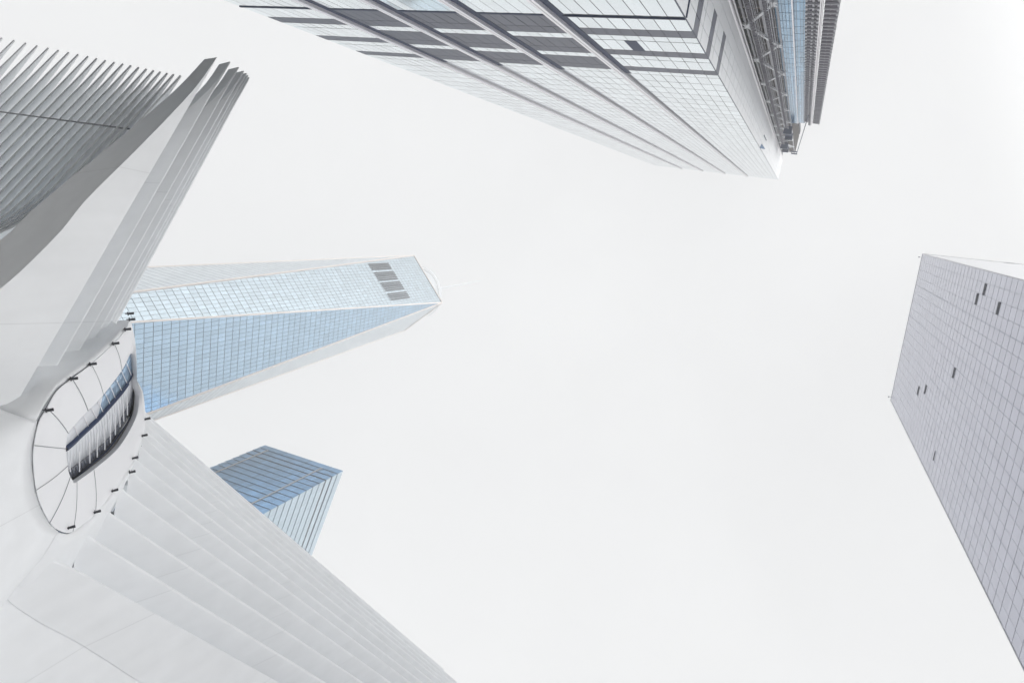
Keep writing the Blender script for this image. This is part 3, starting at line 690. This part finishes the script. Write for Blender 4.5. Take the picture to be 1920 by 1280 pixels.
# --- body shell behind the pod
rim, inn = D['rim'], D['inner']
def sub(a, b): return [a[i]+(b[i]-a[i])*.5 for i in range(3)]
FL, FR, US = D['finL'], D['finR'], D['Us']
def patch(outer, inner, n, rows, name, bulge=.5, m=None):
    o_ = resample([tuple(p) for p in outer], n); i_ = resample([tuple(p) for p in inner], n)
    mb = MB(); 
    for r in range(rows+1):
        f = r/rows
        for a, b in zip(o_, i_):
            q = [a[k]*(1-f)+b[k]*f for k in range(3)]; q[0] += bulge*math.sin(math.pi*f); q[2] += bulge*.4*math.sin(math.pi*f)
            mb.v.append(tuple(P3(*q)))
    for r in range(rows):
        for j in range(n-1): mb.f.append((r*n+j, r*n+j+1, (r+1)*n+j+1, (r+1)*n+j)); mb.r.append(.5)
    return mb.build(name, m or M['white'], hall, smooth=True, solid=.25)
gapo = .10
def grow(p, c=(35, -8.6, 20.5), k=.10):
    v = Vector((0, p[1]-c[1], p[2]-c[2])).normalized()*k; return (p[0]+.12, p[1]+v.y, p[2]+v.z)
outL = [(FL[k][0][0]+.4, FL[k][0][1]+.35, FL[k][0][2]-.75) for k in range(7, 0, -1)]+[(34.3, -6.0, 18.2), (34.1, -6.05, 17.6)]
outB = [(34.1, -6.05, 17.6), (31.6, -5.8, 14), (28.6, -6.8, 10), (27, -10.2, 8.0), (28.6, -13.6, 10), (31.6, -14.9, 14), (34.2, -14.35, 16.9)]
outR = [(34.2, -14.35, 16.9), (34.9, -18.0, 15.5)]+[(FR[k][0]+.25, FR[k][1]-5.0, FR[k][2]-3.4) for k in range(1, 11)]
patch(outL, [grow(rim[i]) for i in range(1, 8)], 40, 10, 'body_shell', -.5)
patch(outB, [grow(rim[i]) for i in range(7, 14)], 40, 10, 'body_shell', -.7)
patch(outR, [grow(rim[i]) for i in range(13, 22)], 40, 10, 'body_shell', -.1)

# --- pod skin: oval ring of white panels round the opening
no = len(rim)
def ring_pt(fj, f):
    j = int(fj) % no; t = fj-int(fj)
    def cr_(L_):
        p = [L_[(j+i) % no] for i in (-1, 0, 1, 2)]
        return [.5*((2*p[1][k])+(-p[0][k]+p[2][k])*t+(2*p[0][k]-5*p[1][k]+4*p[2][k]-p[3][k])*t*t+(-p[0][k]+3*p[1][k]-3*p[2][k]+p[3][k])*t**3) for k in range(3)]
    a, b = cr_(rim), cr_(inn)
    q = [a[k]*(1-f)+b[k]*f for k in range(3)]
    q[0] -= .15*math.sin(math.pi*min(1, f*.9+.1)) 
    return q
mb = MB(); rows = 8; m_ = no*4
for r in range(-2, rows+3):
    for i in range(m_):
        f = min(max(r/rows, 0), 1); q = ring_pt(i/4, f)
        if r < 0: q[0] += .55*(-r)
        if r > rows: q[0] += .22*(r-rows)
        mb.v.append(tuple(P3(*q)))
for r in range(rows+4):
    for i in range(m_):
        mb.f.append((r*m_+i, r*m_+(i+1) % m_, (r+1)*m_+(i+1) % m_, (r+1)*m_+i)); mb.r.append(.5)
pod = mb.build('oval_pod', M['podwhite'], hall, smooth=True)
md = pod.modifiers.new('crisp', 'EDGE_SPLIT'); md.split_angle = R(40)
s_ = MB(); s_.tube([P3(*[a+b for a, b in zip(ring_pt(i/4, 0), (.10, 0, 0))]) for i in range(12, 62)], .02, 6); s_.build('rim_joint', M['dark'], pod)
for fj in (2, 3, 4, 6, 8, 10, 12, 14.3, 16):
    s_ = MB(); s_.tube([P3(*[a+b for a, b in zip(ring_pt(fj, i/12), (-.012, 0, 0))]) for i in range(13)], .012 if fj in (2, 3, 14.3, 16) else .02, 5); s_.build('panel_joint', M['seam'], pod)
def ribbon(top_, bot_, name, m, n=30, rows=2):
    a = resample(catmull([tuple(p) for p in top_], 5), n); b = resample(catmull([tuple(p) for p in bot_], 5), n); q = MB()
    for i in range(n-1):
        q.quad(P3(*a[i]), P3(*a[i+1]), P3(*b[i+1]), P3(*b[i]))
    return q.build(name, m, pod, smooth=True, solid=.04)
# the slot glass: reflection painted pale on the near end, blue further round
gt, st = D['g_top'], D['slit']
ribbon(gt[:5], [st[0], st[1], st[2], st[3]], 'slot_glass', M['paleglass'])
ribbon(gt[4:], st[3:], 'slot_glass', M['blueglass'])
q = MB(); q.tube([P3(*p) for p in catmull([tuple(p) for p in st], 4)], [.15 if i < 28 else .07 for i in range(4*(len(st)-1)+1)], 6); q.build('slot_frame', M['navy'], pod)
ribbon(D['w_top'], D['w_bot'], 'gallery_glass', M['paleglass'])
ribbon(D['b_top'], D['b_bot'], 'balustrade', M['balus'])
ribbon(D['s_in'], D['s_out'], 'gallery_soffit', M['brown'])
for a, b in D['posts']:
    q = MB(); q.bar(P3(*a), P3(*b), .045); q.build('post', M['podwhite'], pod)
for a, b in D['mull']:
    q = MB(); q.bar(P3(*a), P3(*b), .03); q.build('glass_fin', M['rail'], pod)
q = MB(); pts = resample(catmull([tuple(p) for p in D['b_bot']], 5), 40)
for i in range(0, 39): q.bar(P3(*[a-b for a, b in zip(pts[i], (.1, 0, -.02))]), P3(*[a-b for a, b in zip(pts[i+1], (.1, 0, -.02))]), .07)
q.build('handrail', M['navy'], pod)
# floodlights clipped to the rim
for l in D['lamps']:
    p = P3(*l); f_ = MB(); 
    f_.tube([p+A*.3, p], .035, 6); fo = f_.build('floodlight', M['lamp'], hall)
    h_ = MB(); h_.tube([p-Z*.10-A*.05, p+Z*.02-A*.12, p+Z*.20-A*.2], [.045, .07, .08], 8); h_.box(p-Lt*.11-Z*.05, Lt*.22, A*.05, Z*.06); h_.build('lamp_head', M['lamp'], fo)

# ---------------------------------------------------------------- mist
hz = MB(); hz.box((-1500, -1500, -2), (3000, 0, 0), (0, 3000, 0), (0, 0, 562))
m = bpy.data.materials.new('mist'); m.use_nodes = True; t = m.node_tree; t.nodes.clear()
pv = t.nodes.new('ShaderNodeVolumePrincipled'); pv.inputs['Color'].default_value = (.975, .98, .985, 1); pv.inputs['Density'].default_value = .00085; pv.inputs['Anisotropy'].default_value = .1
mo = t.nodes.new('ShaderNodeOutputMaterial'); t.links.new(pv.outputs[0], mo.inputs['Volume'])
ho = hz.build('haze', m); ho['kind'] = 'stuff'
